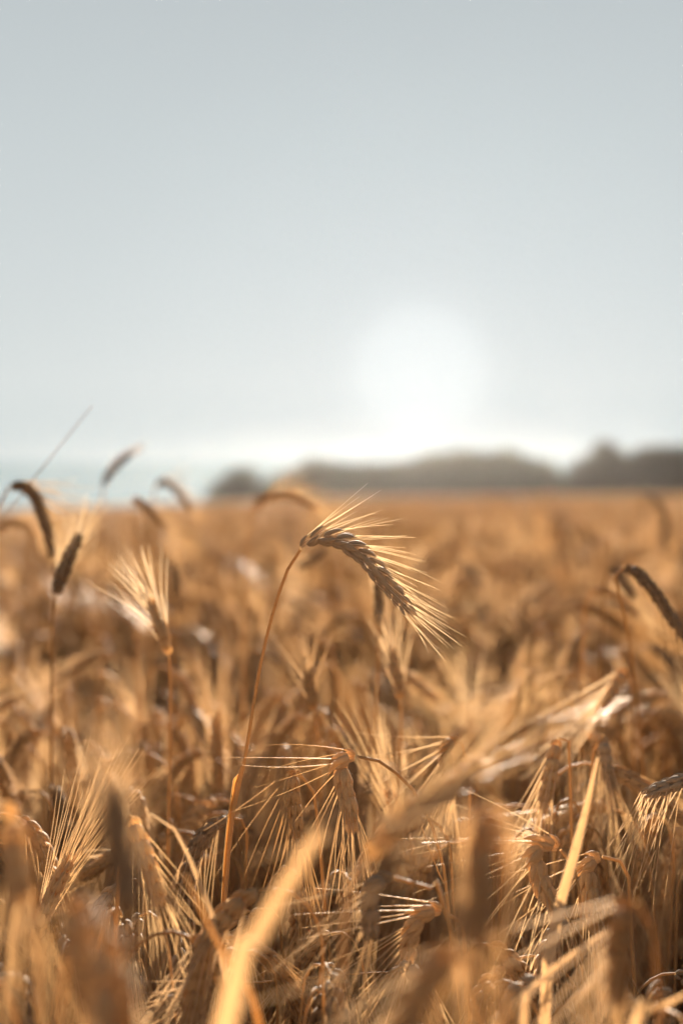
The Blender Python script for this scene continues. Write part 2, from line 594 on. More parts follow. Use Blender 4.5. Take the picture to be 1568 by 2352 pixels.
lib = [plant_geo(i % len(KINDS), rng, 0) for i in range(26)]
CL = 0.32
clumps = bpy.data.collections.new('clump_library')
for c in range(7):
    cg = Geo()
    n = 34
    for i in range(n):
        gs, gg, ga, gl, top, _ = lib[rng.integers(len(lib))]
        # rotated so that most ears lean with the wind towards the camera's right
        z = rng.normal(0.2, 1.5)
        sc_ = (0.86 + rng.normal(0, 0.030) + (rng.random() < 0.04) * rng.uniform(0.03, 0.12)) / top
        Mx = rot(z, rng.normal(0, .05), rng.normal(0, .05)) * sc_
        o = (*rng.uniform(-CL / 2, CL / 2, 2), 0)
        for src, mi in ((gs, 2), (gg, 0), (ga, 1)):
            merge(cg, src, mi, Mx, o)
        for q in gl:
            merge(cg, q, 3, Mx, o)
    me = cg.mesh('clump', MATS)
    clumps.objects.link(bpy.data.objects.new('clump', me))

# where the single plants stand; the mass fills everything round it
Y0, Y1 = 0.36, 1.72


def inzone(x, y):
    return (Y0 < y < Y1) & (np.abs(x) < 0.25 * y + 0.10)


pts, ids, rots, scs = [], [], [], []


def cells(y0, y1, cell, halfw):
    y = y0 + cell / 2
    while y < y1:
        hw = halfw(y)
        for x in np.arange(-math.ceil(hw / cell) * cell, hw + cell, cell):
            xx, yy = x + rng.uniform(-.25, .25) * CL * 0.4, y + rng.uniform(-.25, .25) * CL * 0.4
            if inzone(abs(xx) - CL * 0.5, yy) or (abs(xx) < 0.25 * yy + 0.1 + CL / 2 and Y0 - CL / 2 < yy < Y1 + CL / 2 and inzone(abs(xx) - CL * .5, min(max(yy, Y0 + .01), Y1 - .01))):
                continue
            if -0.2 < yy < 0.45 and abs(xx) < 0.35:
                continue
            pts.append((xx, yy, float(ground(xx, yy))))
            ids.append(int(rng.integers(7)))
            rots.append((rng.normal(0, .02), rng.normal(0, .02), rng.choice([0, 0, 0, 1, 3]) * math.pi / 2 + rng.normal(0, .15)))
            scs.append(rng.uniform(0.96, 1.04))
        y += cell


cells(-1.6, 14, CL * 0.95, lambda y: 0.30 * max(y, 0) + 1.0)
cells(14, 28, CL * 1.15, lambda y: 0.30 * y + 1.0)
cells(28, 75, CL * 1.9, lambda y: 0.30 * y + 1.0)

pm = bpy.data.meshes.new('grain_field')
pm.vertices.add(len(pts))
pm.vertices.foreach_set('co', np.array(pts, np.float32).ravel())
a = pm.attributes.new('pick', 'INT', 'POINT')
a.data.foreach_set('value', np.array(ids, np.int32))
a = pm.attributes.new('turn', 'FLOAT_VECTOR', 'POINT')
a.data.foreach_set('vector', np.array(rots, np.float32).ravel())
a = pm.attributes.new('size', 'FLOAT', 'POINT')
a.data.foreach_set('value', np.array(scs, np.float32))
field = bpy.data.objects.new('grain_field', pm)
COL.objects.link(field)
tag(field, 'dense golden mass of ripe bearded grain filling the field behind the single ears', 'crop', kind='stuff')
gn = bpy.data.node_groups.new('field_scatter', 'GeometryNodeTree')
gn.interface.new_socket('Geometry', in_out='INPUT', socket_type='NodeSocketGeometry')
gn.interface.new_socket('Geometry', in_out='OUTPUT', socket_type='NodeSocketGeometry')
gi, go = gn.nodes.new('NodeGroupInput'), gn.nodes.new('NodeGroupOutput')
ip = gn.nodes.new('GeometryNodeInstanceOnPoints')
ci = gn.nodes.new('GeometryNodeCollectionInfo')
ci.inputs['Collection'].default_value = clumps
ci.inputs['Separate Children'].default_value = True
ci.inputs['Reset Children'].default_value = True
ip.inputs['Pick Instance'].default_value = True


def named(nm, dt):
    q = gn.nodes.new('GeometryNodeInputNamedAttribute')
    q.data_type = dt
    q.inputs['Name'].default_value = nm
    return q.outputs['Attribute']


k = gn.links.new
k(gi.outputs[0], ip.inputs['Points'])
k(ci.outputs[0], ip.inputs['Instance'])
k(named('pick', 'INT'), ip.inputs['Instance Index'])
er_ = gn.nodes.new('FunctionNodeEulerToRotation')
k(named('turn', 'FLOAT_VECTOR'), er_.inputs[0])
k(er_.outputs[0], ip.inputs['Rotation'])
k(named('size', 'FLOAT'), ip.inputs['Scale'])
k(ip.outputs[0], go.inputs[0])
md = field.modifiers.new('scatter', 'NODES')
md.node_group = gn

# --- single plants that can be told apart, each with its own curve
LAND = []        # (short phrase, ear centre px, py)
KIND = 'rye_plant'
GROUP = 'ripe grain plants standing in front of the field'
PLACED = []


def down_to_soil(last, prev):
    """continue a stem from its lowest known point to the soil"""
    gz = float(ground(last[0], last[1]))
    d = unit(last - prev)
    h = last[2] - gz
    p1 = last + np.array((d[0] * .25, d[1] * .25, -0.35)) * h
    p2 = np.array((last[0] + d[0] * .3 * h, last[1] + d[1] * .3 * h, gz + 0.3 * h))
    return [p1, p2, np.array((p2[0], p2[1], gz - 0.01))]


def single(label, short, earp, stemp, d, awn=(0.05, 0.09), lod=1, wide=1.0, spread=0.25, bias=(0, 0, 0), grey=False, pale=False, rim_leaf=False, silk=False, ref=(0, 1, 0), tint=0.5, fan=0.05,
           r_stem=(0.0011, 0.0018), leaves=(), keep=0.9, gather=.2, seed=1, kink=None, r_awn=0.00040):
    rg = np.random.default_rng(seed * 13 + len(PLACED))
    pt = lambda q: W(q[0], q[1], q[2] if len(q) > 2 else d)
    E = [pt(q) for q in earp]
    Sx = [E[0]] + [pt(q) for q in stemp]
    Sx = Sx + down_to_soil(Sx[-1], Sx[-2])
    P, Ln = spline(np.array(Sx)[::-1], 70 if lod == 2 else 44)
    root = P[0]
    wide *= 1.28
    e = bpy.data.objects.new(KIND, None)
    COL.objects.link(e)
    e.location = root
    tag(e, label, 'grain plant', GROUP)
    gs, gg, ga = Geo(), Geo(), Geo()
    R = np.interp(np.linspace(0, 1, len(P)), [0, .6, 1], [r_stem[1] * 1.15, r_stem[1], r_stem[0]])
    if kink:                                    # the knot where the sheath ends: thicker below it
        zz = pt(kink)[2]
        R = np.where(P[:, 2] < zz, R * 1.35, R)
        j = np.argmin(np.abs(P[:, 2] - zz))
        R[j] *= 1.25
    tube(gs, P, R, 12 if lod == 2 else 8, 0, tint)
    gs.obj('stem', [M_STEM], e, root)
    ear(gg, ga, E, ref, rg, lod=lod, awn=awn, wide=wide, spread=spread, bias=bias, tint=tint, fan=fan, keep=keep, gather=gather, r_awn=r_awn)
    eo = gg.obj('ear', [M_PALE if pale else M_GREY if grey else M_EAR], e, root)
    ga.obj('beard', [M_SILK if silk else M_AWN], eo, root)
    for lp, wd, nr, tw in leaves:
        gl = Geo()
        blade(gl, [pt(q) for q in lp], wd, nr, n=30, tint=tint + 0.1, twist=tw, rg=rg)
        gl.obj('leaf', [M_CREAM if rim_leaf else M_LEAF], e, root)
    c = pix(np.mean(E, axis=0))
    PLACED.append((e, c))
    LAND.append((short, c[0], c[1]))
    return e


# the plant in focus
single('tall pale ear arching alone above the field with a fine fan of short awns', 'the tall arching ear',
       [(690, 1262), (720, 1240), (775, 1242), (835, 1280), (885, 1335), (920, 1378), (946, 1412)],
       [(672, 1285), (648, 1340), (618, 1440), (592, 1560), (563, 1740), (547, 1800), (530, 1900), (515, 2080), (508, 2300)], 0.95,
       awn=(0.036, 0.054), lod=2, r_awn=.00027, spread=0.30, bias=(0.28, 0.0, 0.04), ref=(0.0, 0.45, 1), wide=0.78, fan=0.02, grey=True, r_stem=(0.0010, 0.0016), keep=1.0, gather=.1, kink=(547, 1786), tint=0.9, silk=True,
       leaves=[([(549, 1778), (540, 1784), (534, 1830), (524, 1900), (516, 1990), (510, 2100), (505, 2300)], 0.0065, (0.9, -0.4, 0), 0.2)])
# ears against the sky, far left and behind; low tint paints backlit shade in
single('dark drooping ear before the sea band, its shoulder crossed by a thin stalk', 'the dark drooping ear',
       [(22, 1118), (50, 1118), (78, 1140), (100, 1190), (115, 1240), (122, 1280)], [(8, 1140), (-20, 1220), (-30, 1400), (-35, 1800)], 1.45, awn=(.05, .08), tint=.05, wide=1.3, bias=(.3, 0, -.05), grey=True, silk=True, r_awn=.0006)
single('stubby dark upright ear tilted on a straight stalk with awns pointing upward', 'the stubby dark ear',
       [(128, 1368), (140, 1330), (160, 1280), (182, 1232)], [(123, 1400), (120, 1560), (118, 1750), (119, 2000)], 1.3, awn=(.04, .06), tint=.15, wide=1.3, spread=.4, grey=True, silk=True, r_awn=.0006)
single('pale ear on a straight stalk with its awns fanned up and outward', 'the fan-bearded pale ear',
       [(388, 1508), (378, 1470), (366, 1430), (350, 1380)], [(392, 1560), (391, 1700), (387, 1900), (384, 2200)], 1.17, awn=(.045, .07), tint=1.0, spread=.5, pale=True, silk=True, r_awn=.0006, bias=(-.25, 0, .1))
single('slim dark ear standing highest against the pale sky over the sea', 'the highest slim ear',
       [(238, 1115), (252, 1088), (275, 1062), (304, 1040)], [(236, 1150), (233, 1260), (230, 1500)], 2.1, awn=(.02, .04), tint=.2, grey=True, spread=.12)
single('dark ear curling over beside the tree end, top of its curve on the skyline', 'the curled skyline ear',
       [(356, 1118), (372, 1110), (400, 1122), (440, 1168)], [(352, 1150), (348, 1300), (345, 1600)], 2.15, awn=(.03, .05), tint=.3, grey=True)
single('fluffy backlit ear leaning down between two skyline ears', 'the fluffy backlit ear',
       [(308, 1142), (330, 1160), (355, 1185), (384, 1215)], [(305, 1170), (312, 1300), (315, 1600)], 1.9, awn=(.05, .08), spread=.5, tint=.6)
single('faint pale ear arched flat in front of the bushy tree', 'the flat faint arch',
       [(580, 1172), (615, 1145), (665, 1138), (730, 1168)], [(574, 1200), (565, 1320), (560, 1600)], 1.75, awn=(.04, .07), tint=.8)
single('soft brown ear sagging from the picture edge below the drooping one', 'the sagging edge ear',
       [(-15, 1225), (15, 1205), (50, 1205), (85, 1235)], [(-25, 1260), (-35, 1500)], 1.9, awn=(.05, .08), tint=.4)
single('small dark ear tucked behind the neck of the tall arching ear', 'the tucked dark ear',
       [(752, 1262), (735, 1272), (712, 1288), (686, 1302)], [(757, 1300), (762, 1500)], 1.85, awn=(.02, .04), tint=.15, grey=True)
single('grey blurred ear behind the fan-bearded ear', 'the grey blurred ear',
       [(400, 1372), (404, 1345), (403, 1320), (399, 1296)], [(398, 1420), (396, 1600)], 1.8, awn=(.04, .06), tint=.3, grey=True)
single('thin dark ear upright behind the tip of the tall arching ear', 'the thin dark ear',
       [(869, 1435), (870, 1400), (869, 1370), (866, 1340)], [(868, 1500), (863, 1650), (860, 1900)], 1.32, awn=(.03, .05), tint=.2, grey=True, wide=.8)
single('slim upright ear with long awns standing under the arching awns', 'the slim upright ear',
       [(920, 1610), (917, 1580), (908, 1535), (902, 1490)], [(921, 1650), (918, 1760), (915, 1950)], 1.28, awn=(.045, .07), tint=.6, spread=.4, r_awn=.00055)
single('small upright ear with a V of awns above the two hooked ears', 'the small V-bearded ear',
       [(719, 1636), (716, 1600), (710, 1565), (709, 1540)], [(726, 1670), (733, 1750), (738, 1900)], 1.25, awn=(.035, .055), tint=.4, spread=.6, r_awn=.00055)
single('knobbly dark ear slanting out of the frame beside the pale stubble', 'the knobbly slanting ear',
       [(1432, 1302), (1462, 1318), (1500, 1358), (1535, 1410), (1575, 1470)], [(1418, 1300), (1412, 1330, 1.22), (1440, 1450, 1.26), (1470, 1700, 1.3)], 1.2, awn=(.03, .06), tint=.2, wide=1.05, bias=(-.2, 0, -.5), grey=True)
single('short faint ear behind the knobbly slanting ear', 'the short faint ear',
       [(1398, 1305), (1415, 1318), (1432, 1340), (1452, 1372)], [(1388, 1320), (1380, 1500)], 1.55, awn=(.03, .06), tint=.3, grey=True)
single('pale soft ear lying low under the knobbly slanting ear', 'the low soft ear',
       [(1352, 1362), (1385, 1358), (1420, 1375), (1465, 1412)], [(1340, 1390), (1336, 1600)], 1.6, awn=(.04, .07), tint=.9)
# sharp and nearly sharp hooked ears below
single('sharp hooked ear hanging from a brown stalk arching in over the large slanting blur', 'the sharp hooked ear',
       [(820, 1738), (800, 1738), (788, 1755), (790, 1800), (800, 1850), (808, 1900)], [(850, 1740), (885, 1757), (920, 1785), (952, 1820), (985, 1880), (1012, 1970), (1030, 2100)], 0.94,
       awn=(.045, .085), lod=2, spread=.42, tint=.6, r_stem=(.0010, .0013), bias=(-.12, 0, .05), ref=(0, 1, 0), fan=-.1)
single('dark hanging ear with lit rim just beside the sharp hooked ear', 'the rim-lit hanging ear',
       [(682, 1768), (674, 1780), (673, 1830), (680, 1885), (692, 1940)], [(690, 1764), (704, 1778), (722, 1830), (735, 1950)], 1.0, awn=(.07, .11), r_awn=.00045, spread=.25, tint=.25, bias=(-.1, 0, 0))
single('short hooked ear with awns brushed sideways above the blurred diagonal ear', 'the brushed hooked ear',
       [(1058, 1702), (1042, 1704), (1028, 1722), (1026, 1770), (1030, 1825)], [(1064, 1706), (1076, 1740), (1080, 1900)], 1.07, awn=(.05, .08), r_awn=.00045, spread=.4, tint=.5, bias=(-.2, 0, -.05))
single('straw coloured ear hanging straight with a long skirt of awns', 'the long-skirted ear',
       [(1282, 1695), (1274, 1722), (1264, 1770), (1252, 1830), (1248, 1856)], [(1284, 1682), (1292, 1670), (1304, 1690), (1310, 1850)], 1.08, awn=(.06, .095), r_awn=.0005, spread=.26, tint=.8, bias=(-.05, 0, -.05))
single('grey-lit ear whose pale awns fall down in a bundle beside the bright upright leaf', 'the falling-beard ear',
       [(1384, 1688), (1386, 1720), (1392, 1760), (1404, 1810)], [(1381, 1678), (1372, 1682), (1362, 1720), (1350, 1900)], 1.13, awn=(.08, .11), r_awn=.0005, spread=.26, tint=.9, grey=True)
single('sharp ear bent under itself with long white awns sweeping sideways', 'the sweeping-awned ear',
       [(1286, 1952), (1262, 1940), (1238, 1950), (1234, 1985), (1250, 2040), (1288, 2100)], [(1302, 1966), (1318, 1995), (1330, 2060), (1335, 2200)], 0.90,
       awn=(.06, .1), lod=2, spread=.55, tint=.55, r_stem=(.0009, .0013), bias=(-.38, 0, -.05), ref=(0, 1, .2), fan=-.06, silk=True)
single('bristly hooked ear hanging from a pale bent stalk near the sweeping-awned ear', 'the bristly hooked ear',
       [(1382, 1968), (1362, 1975), (1350, 1998), (1354, 2060), (1366, 2110), (1378, 2160)], [(1400, 1962), (1425, 1980), (1440, 2010), (1450, 2150)], 0.92, awn=(.05, .08), spread=.3, tint=.5, lod=2)
single('knotty ear pointing sideways into the picture from the edge', 'the sideways knotty ear',
       [(1610, 1780), (1570, 1792), (1530, 1806), (1488, 1822)], [(1640, 1800), (1650, 1900)], 0.98, awn=(.06, .1), spread=.4, tint=.6, grey=True, bias=(.5, 0, -.9))
single('blurred pale ear at the peak of a diagonal sheaf of awns', 'the diagonal-sheaf ear',
       [(1438, 1535), (1428, 1545), (1410, 1580), (1385, 1620)], [(1445, 1540), (1452, 1600), (1455, 1850)], 1.32, awn=(.09, .13), r_awn=.00055, spread=.14, tint=.85, bias=(-.3, 0, .05))
single('hooked golden ear beyond the thin straw strand with awns falling to the soil side', 'the low hooked ear',
       [(1018, 2094), (995, 2092), (965, 2108), (945, 2150), (938, 2200)], [(1040, 2100), (1060, 2130), (1070, 2250)], 0.88, awn=(.05, .08), spread=.4, tint=.5, bias=(-.25, 0, 0), lod=2)
single('pale ear sagging under a bright arched stalk', 'the pale sagging ear',
       [(905, 2016), (880, 2022), (858, 2050), (850, 2100), (852, 2150)], [(930, 2010), (968, 2022), (1003, 2058), (1030, 2120)], 0.80, awn=(.05, .08), spread=.3, tint=.8, grey=True, bias=(-.2, 0, 0))
single('pale pinkish ear hanging aslant with short side bristles', 'the bristled aslant ear',
       [(302, 1872), (312, 1900), (330, 1955), (350, 2010), (372, 2070)], [(300, 1866), (286, 1862), (276, 1890), (268, 2100)], 0.84, awn=(.05, .09), spread=.4, tint=.95, pale=True)
single('dusky ear lying sideways on the crop at the lowest edge', 'the dusky lying ear',
       [(498, 2250), (470, 2262), (420, 2290), (345, 2335)], [(510, 2262), (512, 2290), (505, 2400)], 0.84, awn=(.05, .08), spread=.35, tint=.3, grey=True)
# big soft shapes close to the lens
single('large blurred pale ear slanting upward close to the lens', 'the large slanting blur',
       [(842, 1975, .62), (905, 1900, .62), (985, 1840, .63), (1050, 1795, .64), (1105, 1750, .65)], [(822, 2000, .62), (800, 2050, .61), (790, 2150, .6)], 0.62, awn=(.045, .07), spread=.22, tint=1.0, wide=1.0, pale=True, r_awn=.0006)
single('large blurred ear hanging straight down from a pale rounded hook', 'the large brown blur',
       [(1132, 1856), (1116, 1866), (1108, 1920), (1104, 2010), (1100, 2100), (1098, 2170)], [(1142, 1856), (1152, 1880), (1158, 2000), (1160, 2250)], 0.50, awn=(.06, .10), spread=.24, r_awn=.0005, tint=.45, wide=.85, rim_leaf=True, r_stem=(.0015, .002),
       leaves=[([(1136, 1852), (1100, 1862), (1074, 1905), (1060, 2050), (1052, 2352)], .0038, (-.3, -.9, 0), .3), ([(1146, 1854), (1166, 1890), (1172, 2010), (1158, 2180), (1150, 2352)], .004, (.3, -.9, 0), .3)])  # two pale leaves added to imitate the lit rim of awns and stem
single('big dark smudged ear upright close to the lens with awns rising', 'the big dark smudge',
       [(300, 2110), (290, 2020), (274, 1920), (258, 1810)], [(302, 2160), (306, 2260), (308, 2352)], 0.47, awn=(.03, .05), spread=.22, tint=.1, wide=.85, grey=True, bias=(0, 0, .1))
single('blurred golden ear hanging at the picture edge', 'the golden edge blur',
       [(48, 1868), (38, 1872), (34, 1920), (42, 1990), (50, 2060)], [(60, 1880), (75, 1930), (85, 2100)], 0.62, awn=(.06, .10), spread=.28, tint=.6, pale=True, r_awn=.0006)
single('blurred ear hanging from a bright knob low beside the big dark smudge', 'the bright-knobbed blur',
       [(205, 2070), (190, 2085), (188, 2150), (200, 2240), (215, 2310)], [(222, 2080), (245, 2130), (255, 2300)], 0.50, awn=(.05, .08), spread=.22, tint=.3)
single('blurred bowed ear with bright beard close to the lens below the bristly hooked ear', 'the bowed bright blur',
       [(1462, 2072), (1440, 2085), (1425, 2140), (1418, 2220), (1415, 2290)], [(1478, 2085), (1500, 2160), (1510, 2300)], 0.60, awn=(.06, .09), spread=.34, tint=.25, bias=(-.2, 0, 0), r_awn=.0006)
single('soft glowing ear slumped across the lowest edge under the large brown blur', 'the slumped glowing blur',
       [(1052, 2190), (1020, 2205), (975, 2262), (930, 2340), (905, 2400)], [(1075, 2200), (1095, 2280), (1100, 2380)], 0.50, awn=(.05, .08), spread=.3, tint=.7)

# --- loose leaf blades, each rooted in the soil
def loose(name, label, short, pts_, d, width, nrm, tint=.6, twist=0.4, cat='dry leaf', mat=None, group=None):
    P = [W(q[0], q[1], q[2] if len(q) > 2 else d) for q in pts_]
    P = P + down_to_soil(P[-1], P[-2])
    P = P[::-1]
    gq = Geo()
    blade(gq, P, width, nrm, n=60, tint=tint, twist=twist, rg=np.random.default_rng(3), strap=True)
    o = gq.obj(name, [mat or M_LEAF], None, P[0])
    o.location = P[0]
    tag(o, label, cat, group or 'loose dry leaf blades among the ears')
    LAND.append((short, pts_[1][0], pts_[1][1]))


loose('leaf_blade', 'pale strap leaf bent over and running down beside the bristled aslant ear', 'the pale strap leaf',
      [(345, 1868), (385, 1885), (420, 1935), (462, 2030), (492, 2110), (515, 2220), (530, 2352)], .80, .0065, (-.5, -.8, .4), .95, .4, mat=M_CREAM)
loose('leaf_blade', 'broad soft glowing leaf slanting close to the lens under the rim-lit hanging ear', 'the broad glowing leaf',
      [(770, 1850), (735, 1905), (680, 2000), (620, 2095), (575, 2190), (520, 2352)], .50, .0095, (-.3, -.9, .2), .95, .1, mat=M_CREAM)
loose('leaf_blade', 'bright straight upright leaf between the sweeping-awned and bristly hooked ears', 'the bright upright leaf',
      [(1372, 1740), (1352, 1830), (1325, 1940), (1285, 2080), (1262, 2200), (1250, 2352)], .80, .0070, (-.3, -.95, .1), .85, .2, mat=M_CREAM)
loose('leaf_blade', 'pale blade slanting up to the big bowed blur', 'the pale low blade',
      [(1390, 2140), (1330, 2180), (1270, 2225), (1235, 2250), (1210, 2300), (1200, 2400)], .72, .0050, (-.3, -.7, .6), .9, .2, mat=M_CREAM)
loose('leaf_blade', 'speckled orange leaf slanting down beneath the sweeping awns', 'the speckled orange leaf',
      [(1158, 2195), (1185, 2240), (1215, 2300), (1240, 2370)], .92, .0060, (.3, -.9, .2), .25, .2)
loose('leaf_blade', 'amber blade leaning across the lowest edge next to the pale strap leaf', 'the amber blade',
      [(420, 2000), (455, 2070), (510, 2180), (570, 2280), (610, 2400)], .66, .0070, (-.6, -.7, .4), .35, .2)
loose('leaf_blade', 'pale clipped blade poking in at the lowest corner', 'the clipped corner blade',
      [(1600, 2270), (1560, 2290), (1510, 2318), (1475, 2340), (1440, 2400)], .66, .0060, (-.3, -.7, .6), .9, .2, mat=M_CREAM)

# thin stalks without ears
def thin(name, label, short, pts_, d, r0, r1, soil=True, tint=.4, cat='stalk'):
    P = [W(q[0], q[1], q[2] if len(q) > 2 else d) for q in pts_]
    if soil:
        P = P + down_to_soil(P[-1], P[-2])
    P, _ = spline(P, 60)
    gq = Geo()
    tube(gq, P, np.interp(np.linspace(0, 1, 60), [0, 1], [r0, r1]), 7, 0, tint)
    o = gq.obj(name, [M_STEM], None, P[-1])
    o.location = P[-1]
    tag(o, label, cat)
    LAND.append((short, pts_[1][0], pts_[1][1]))


thin('grass_stalk', 'long thin bare stalk slanting up into the sky over the dark drooping ear', 'the bare slanting stalk', [(212, 932), (150, 1010), (66, 1115), (0, 1200), (-80, 1300)], 1.32, .00035, .0015)
thin('straw_strand', 'thin straw strand lying level across the low ears', 'the level straw strand', [(1005, 2232), (850, 2235), (700, 2248), (540, 2262)], .93, .0003, .0008, soil=False, cat='straw')
thin('grass_stalk', 'fine speckled stalk sloping down past the large slanting blur', 'the fine sloping stalk', [(968, 1900), (985, 1950), (1005, 2000), (1020, 2040), (1035, 2150)], .93, .0004, .0008)

# a small yellow flower glimpsed in the crop
fp = W(482, 1700, 1.62)
root = np.array((fp[0], fp[1], float(ground(fp[0], fp[1]))))
fe = bpy.data.objects.new('yellow_flower', None)
COL.objects.link(fe)
fe.location = root
tag(fe, 'small blurred yellow-green flower among the brown stalks behind the ears', 'flower')
gq = Geo()
P, _ = spline([root, root + (0.01, 0, .3), fp], 20)
tube(gq, P, .0012, 6)
gq.obj('stem', [M_GREEN], fe, root)
for i in range(6):
    aa = i / 6 * 2 * math.pi
    dd = np.array((math.cos(aa), -0.5, math.sin(aa)))
    gq = Geo()
    blade(gq, [fp, fp + dd * .006, fp + dd * .012], .007, (0, -1, 0), n=8, base_w=.4)
    gq.obj('petal', [M_PETAL], fe, root)

# --- the many plants between, copied from a set of forms
protos = []
for i in range(26):
    kk = i % len(KINDS)
    gs, gg, ga, gl, top, er = plant_geo(kk, rng, 1)
    e = bpy.data.objects.new(KIND, None)
    COL.objects.link(e)
    gs.obj('stem', [M_STEM], e)
    eo = gg.obj('ear', [M_EAR if rng.random() < .86 or KINDS[kk][1] != 'hanging' else M_GREY], e)
    ga.obj('beard', [M_AWN], eo)
    for q in gl:
        q.obj('leaf', [M_LEAF], e)
    protos.append((e, top, er, KINDS[kk][1]))
used = set()


def copy_plant(e):
    if id(e) not in used:
        used.add(id(e))
        return e
    r = e.copy()
    COL.objects.link(r)
    for ch in list(e.children):
        c = ch.copy()
        COL.objects.link(c)
        c.parent = r
        for g2 in ch.children:
            c2 = g2.copy()
            COL.objects.link(c2)
            c2.parent = c
    return r


fill = []
TALL = 16
want = 300 - len(PLACED) - TALL
cand = []
# evenly jittered spots over the near zone
while len(cand) < want:
    y = math.sqrt(rng.uniform(0.52 ** 2, (Y1) ** 2))
    x = rng.uniform(-1, 1) * (0.25 * y + 0.05)
    if all((x - a) ** 2 + (y - b) ** 2 > 0.030 ** 2 for a, b in cand):
        cand.append((x, y))
cand.sort(key=lambda q: q[1])
for i, (x, y) in enumerate(cand):
    e, top, er, pose = protos[i % 26 if i < 26 else int(rng.integers(26))]
    if y < 0.85 and pose not in ('hanging',):
        e, top, er, pose = protos[int(rng.choice([0, 1, 3, 5, 7, 9, 11, 12, 13, 14]))]
    low = 0.28 + rng.normal(0, 0.03) if y > 0.8 else 0.26 + abs(rng.normal(0, 0.03))
    if y < 0.80 and rng.random() < 0.34:
        low = (rng.uniform(1980, 2280) - 1060) / FOC * y
        px_ = pix((x, y, EYE - low))[0]
        if any(abs(px_ - q[1]) < 65 for q in LAND if q[2] > 1900) or 520 < px_ < 760 or 1040 < px_ < 1210:
            low = 0.30
    gz = float(ground(x, y))
    px_, py_, _ = pix((x, y, EYE - low - 0.05))
    if any(abs(px_ - q[1][0]) < 85 and abs(py_ - q[1][1]) < 150 and y < q[1][2] + 0.10 for q in PLACED):
        low += 0.10              # keeps its head below an ear that shows clear of the crop
    s = (EYE - low - 0.0225 * y * .3 - gz) / top
    r = copy_plant(e)
    rz = rng.normal(0.3, 1.5) if rng.random() < .5 else rng.normal(math.pi - .2, .9)
    r.location = (x, y, gz)
    r.rotation_euler = (rng.normal(0, .05), rng.normal(0, .05), rz)
    r.scale = (s, s, s)
    M = Matrix.LocRotScale(r.location, r.rotation_euler, r.scale)
    c = pix(M @ Vector(er[len(er) // 2]))
    fill.append((r, c, pose))
# heads that rise out of the mass further back, some of them over the skyline
for i in range(TALL):
    e, top, er, pose = protos[int(rng.choice([0, 1, 2, 3, 5, 7, 8, 10, 12, 13, 16]))]
    d = rng.uniform(2.8, 5.0)
    p = W(rng.uniform(250, 1560) if i % 3 else rng.uniform(1150, 1560), rng.uniform(1112, 1270), d)
    gz = float(ground(p[0], p[1]))
    s = (p[2] - gz) / top
    r = copy_plant(e)
    r.location = (p[0], p[1], gz)
    r.rotation_euler = (rng.normal(0, .05), rng.normal(0, .05), rng.uniform(0, 6.28))
    r.scale = (s * .9, s * .9, s)
    M = Matrix.LocRotScale(r.location, r.rotation_euler, r.scale)
    fill.append((r, pix(M @ Vector(er[len(er) // 2])), 'tall ' + pose))
for e, top, er, pose in protos:                  # a form no plant used would be left over at the origin
    if not any(f[0] == e for f in fill):
        for ch in list(e.children):
            for g2 in list(ch.children):
                bpy.data.objects.remove(g2)
            bpy.data.objects.remove(ch)
        bpy.data.objects.remove(e)

# labels: each ear told by its form and by the marked ear or leaf it is next to
ORD = ['', 'second ', 'third ', 'fourth ', 'fifth ', 'sixth ', 'seventh ', 'eighth ', 'ninth ', 'tenth ']


def side(dx, dy):
    a = math.degrees(math.atan2(-dy, dx)) % 360
    return ['to the right of', 'up and right of', 'above', 'up and left of', 'to the left of', 'down and left of', 'below', 'down and right of'][int((a + 22.5) // 45) % 8]


taken = {}
for r, c, pose in sorted(fill, key=lambda f: f[1][2]):
    near = sorted(LAND, key=lambda q: (q[1] - c[0]) ** 2 + (q[2] - c[1]) ** 2)
    done = False
    for o_ in ORD:
        for sh, lx, ly in near[:5]:
            t = f'{o_}{pose} ear {side(c[0] - lx, c[1] - ly)} {sh}'
            if t not in taken:
                taken[t] = 1
                done = True
                break
        if done:
            break
    tag(r, t, 'grain plant', GROUP)

# ------------------------------------------------------------------ trees at the end of the field
def crown_geo(center, size, n, rg, leaf=0.22, lobes=9):
    gq = Geo()
    cs = [np.array((rg.normal(0, .42), rg.normal(0, .42), rg.uniform(-.55, .62))) for _ in range(lobes)]
    rs = [rg.uniform(.28, .5) for _ in range(lobes)]
    j = rg.integers(lobes, size=n)
    d = unit(rg.normal(0, 1, (n, 3)))
    p = np.array(cs)[j] + d * (np.array(rs)[j] * rg.uniform(.6, 1.05, n))[:, None]
    p = p * np.asarray(size) + np.asarray(center)
    a = unit(rg.normal(0, 1, (n, 3)))
    b = unit(np.cross(a, rg.normal(0, 1, (n, 3))))
    h = leaf * rg.uniform(.5, 1.2, n)[:, None]
    V = np.stack([p - a * h * .5, p + b * h * .35, p + a * h * .5, p - b * h * .35], 1)
    F = np.arange(4 * n).reshape(-1, 4)
    gq.add(V, F)
    return gq


def at(px, top, d, base=None):
    x = (px - 784) / FOC * d
    zt = EYE - (top - 1060) / FOC * d
    return x, d, zt


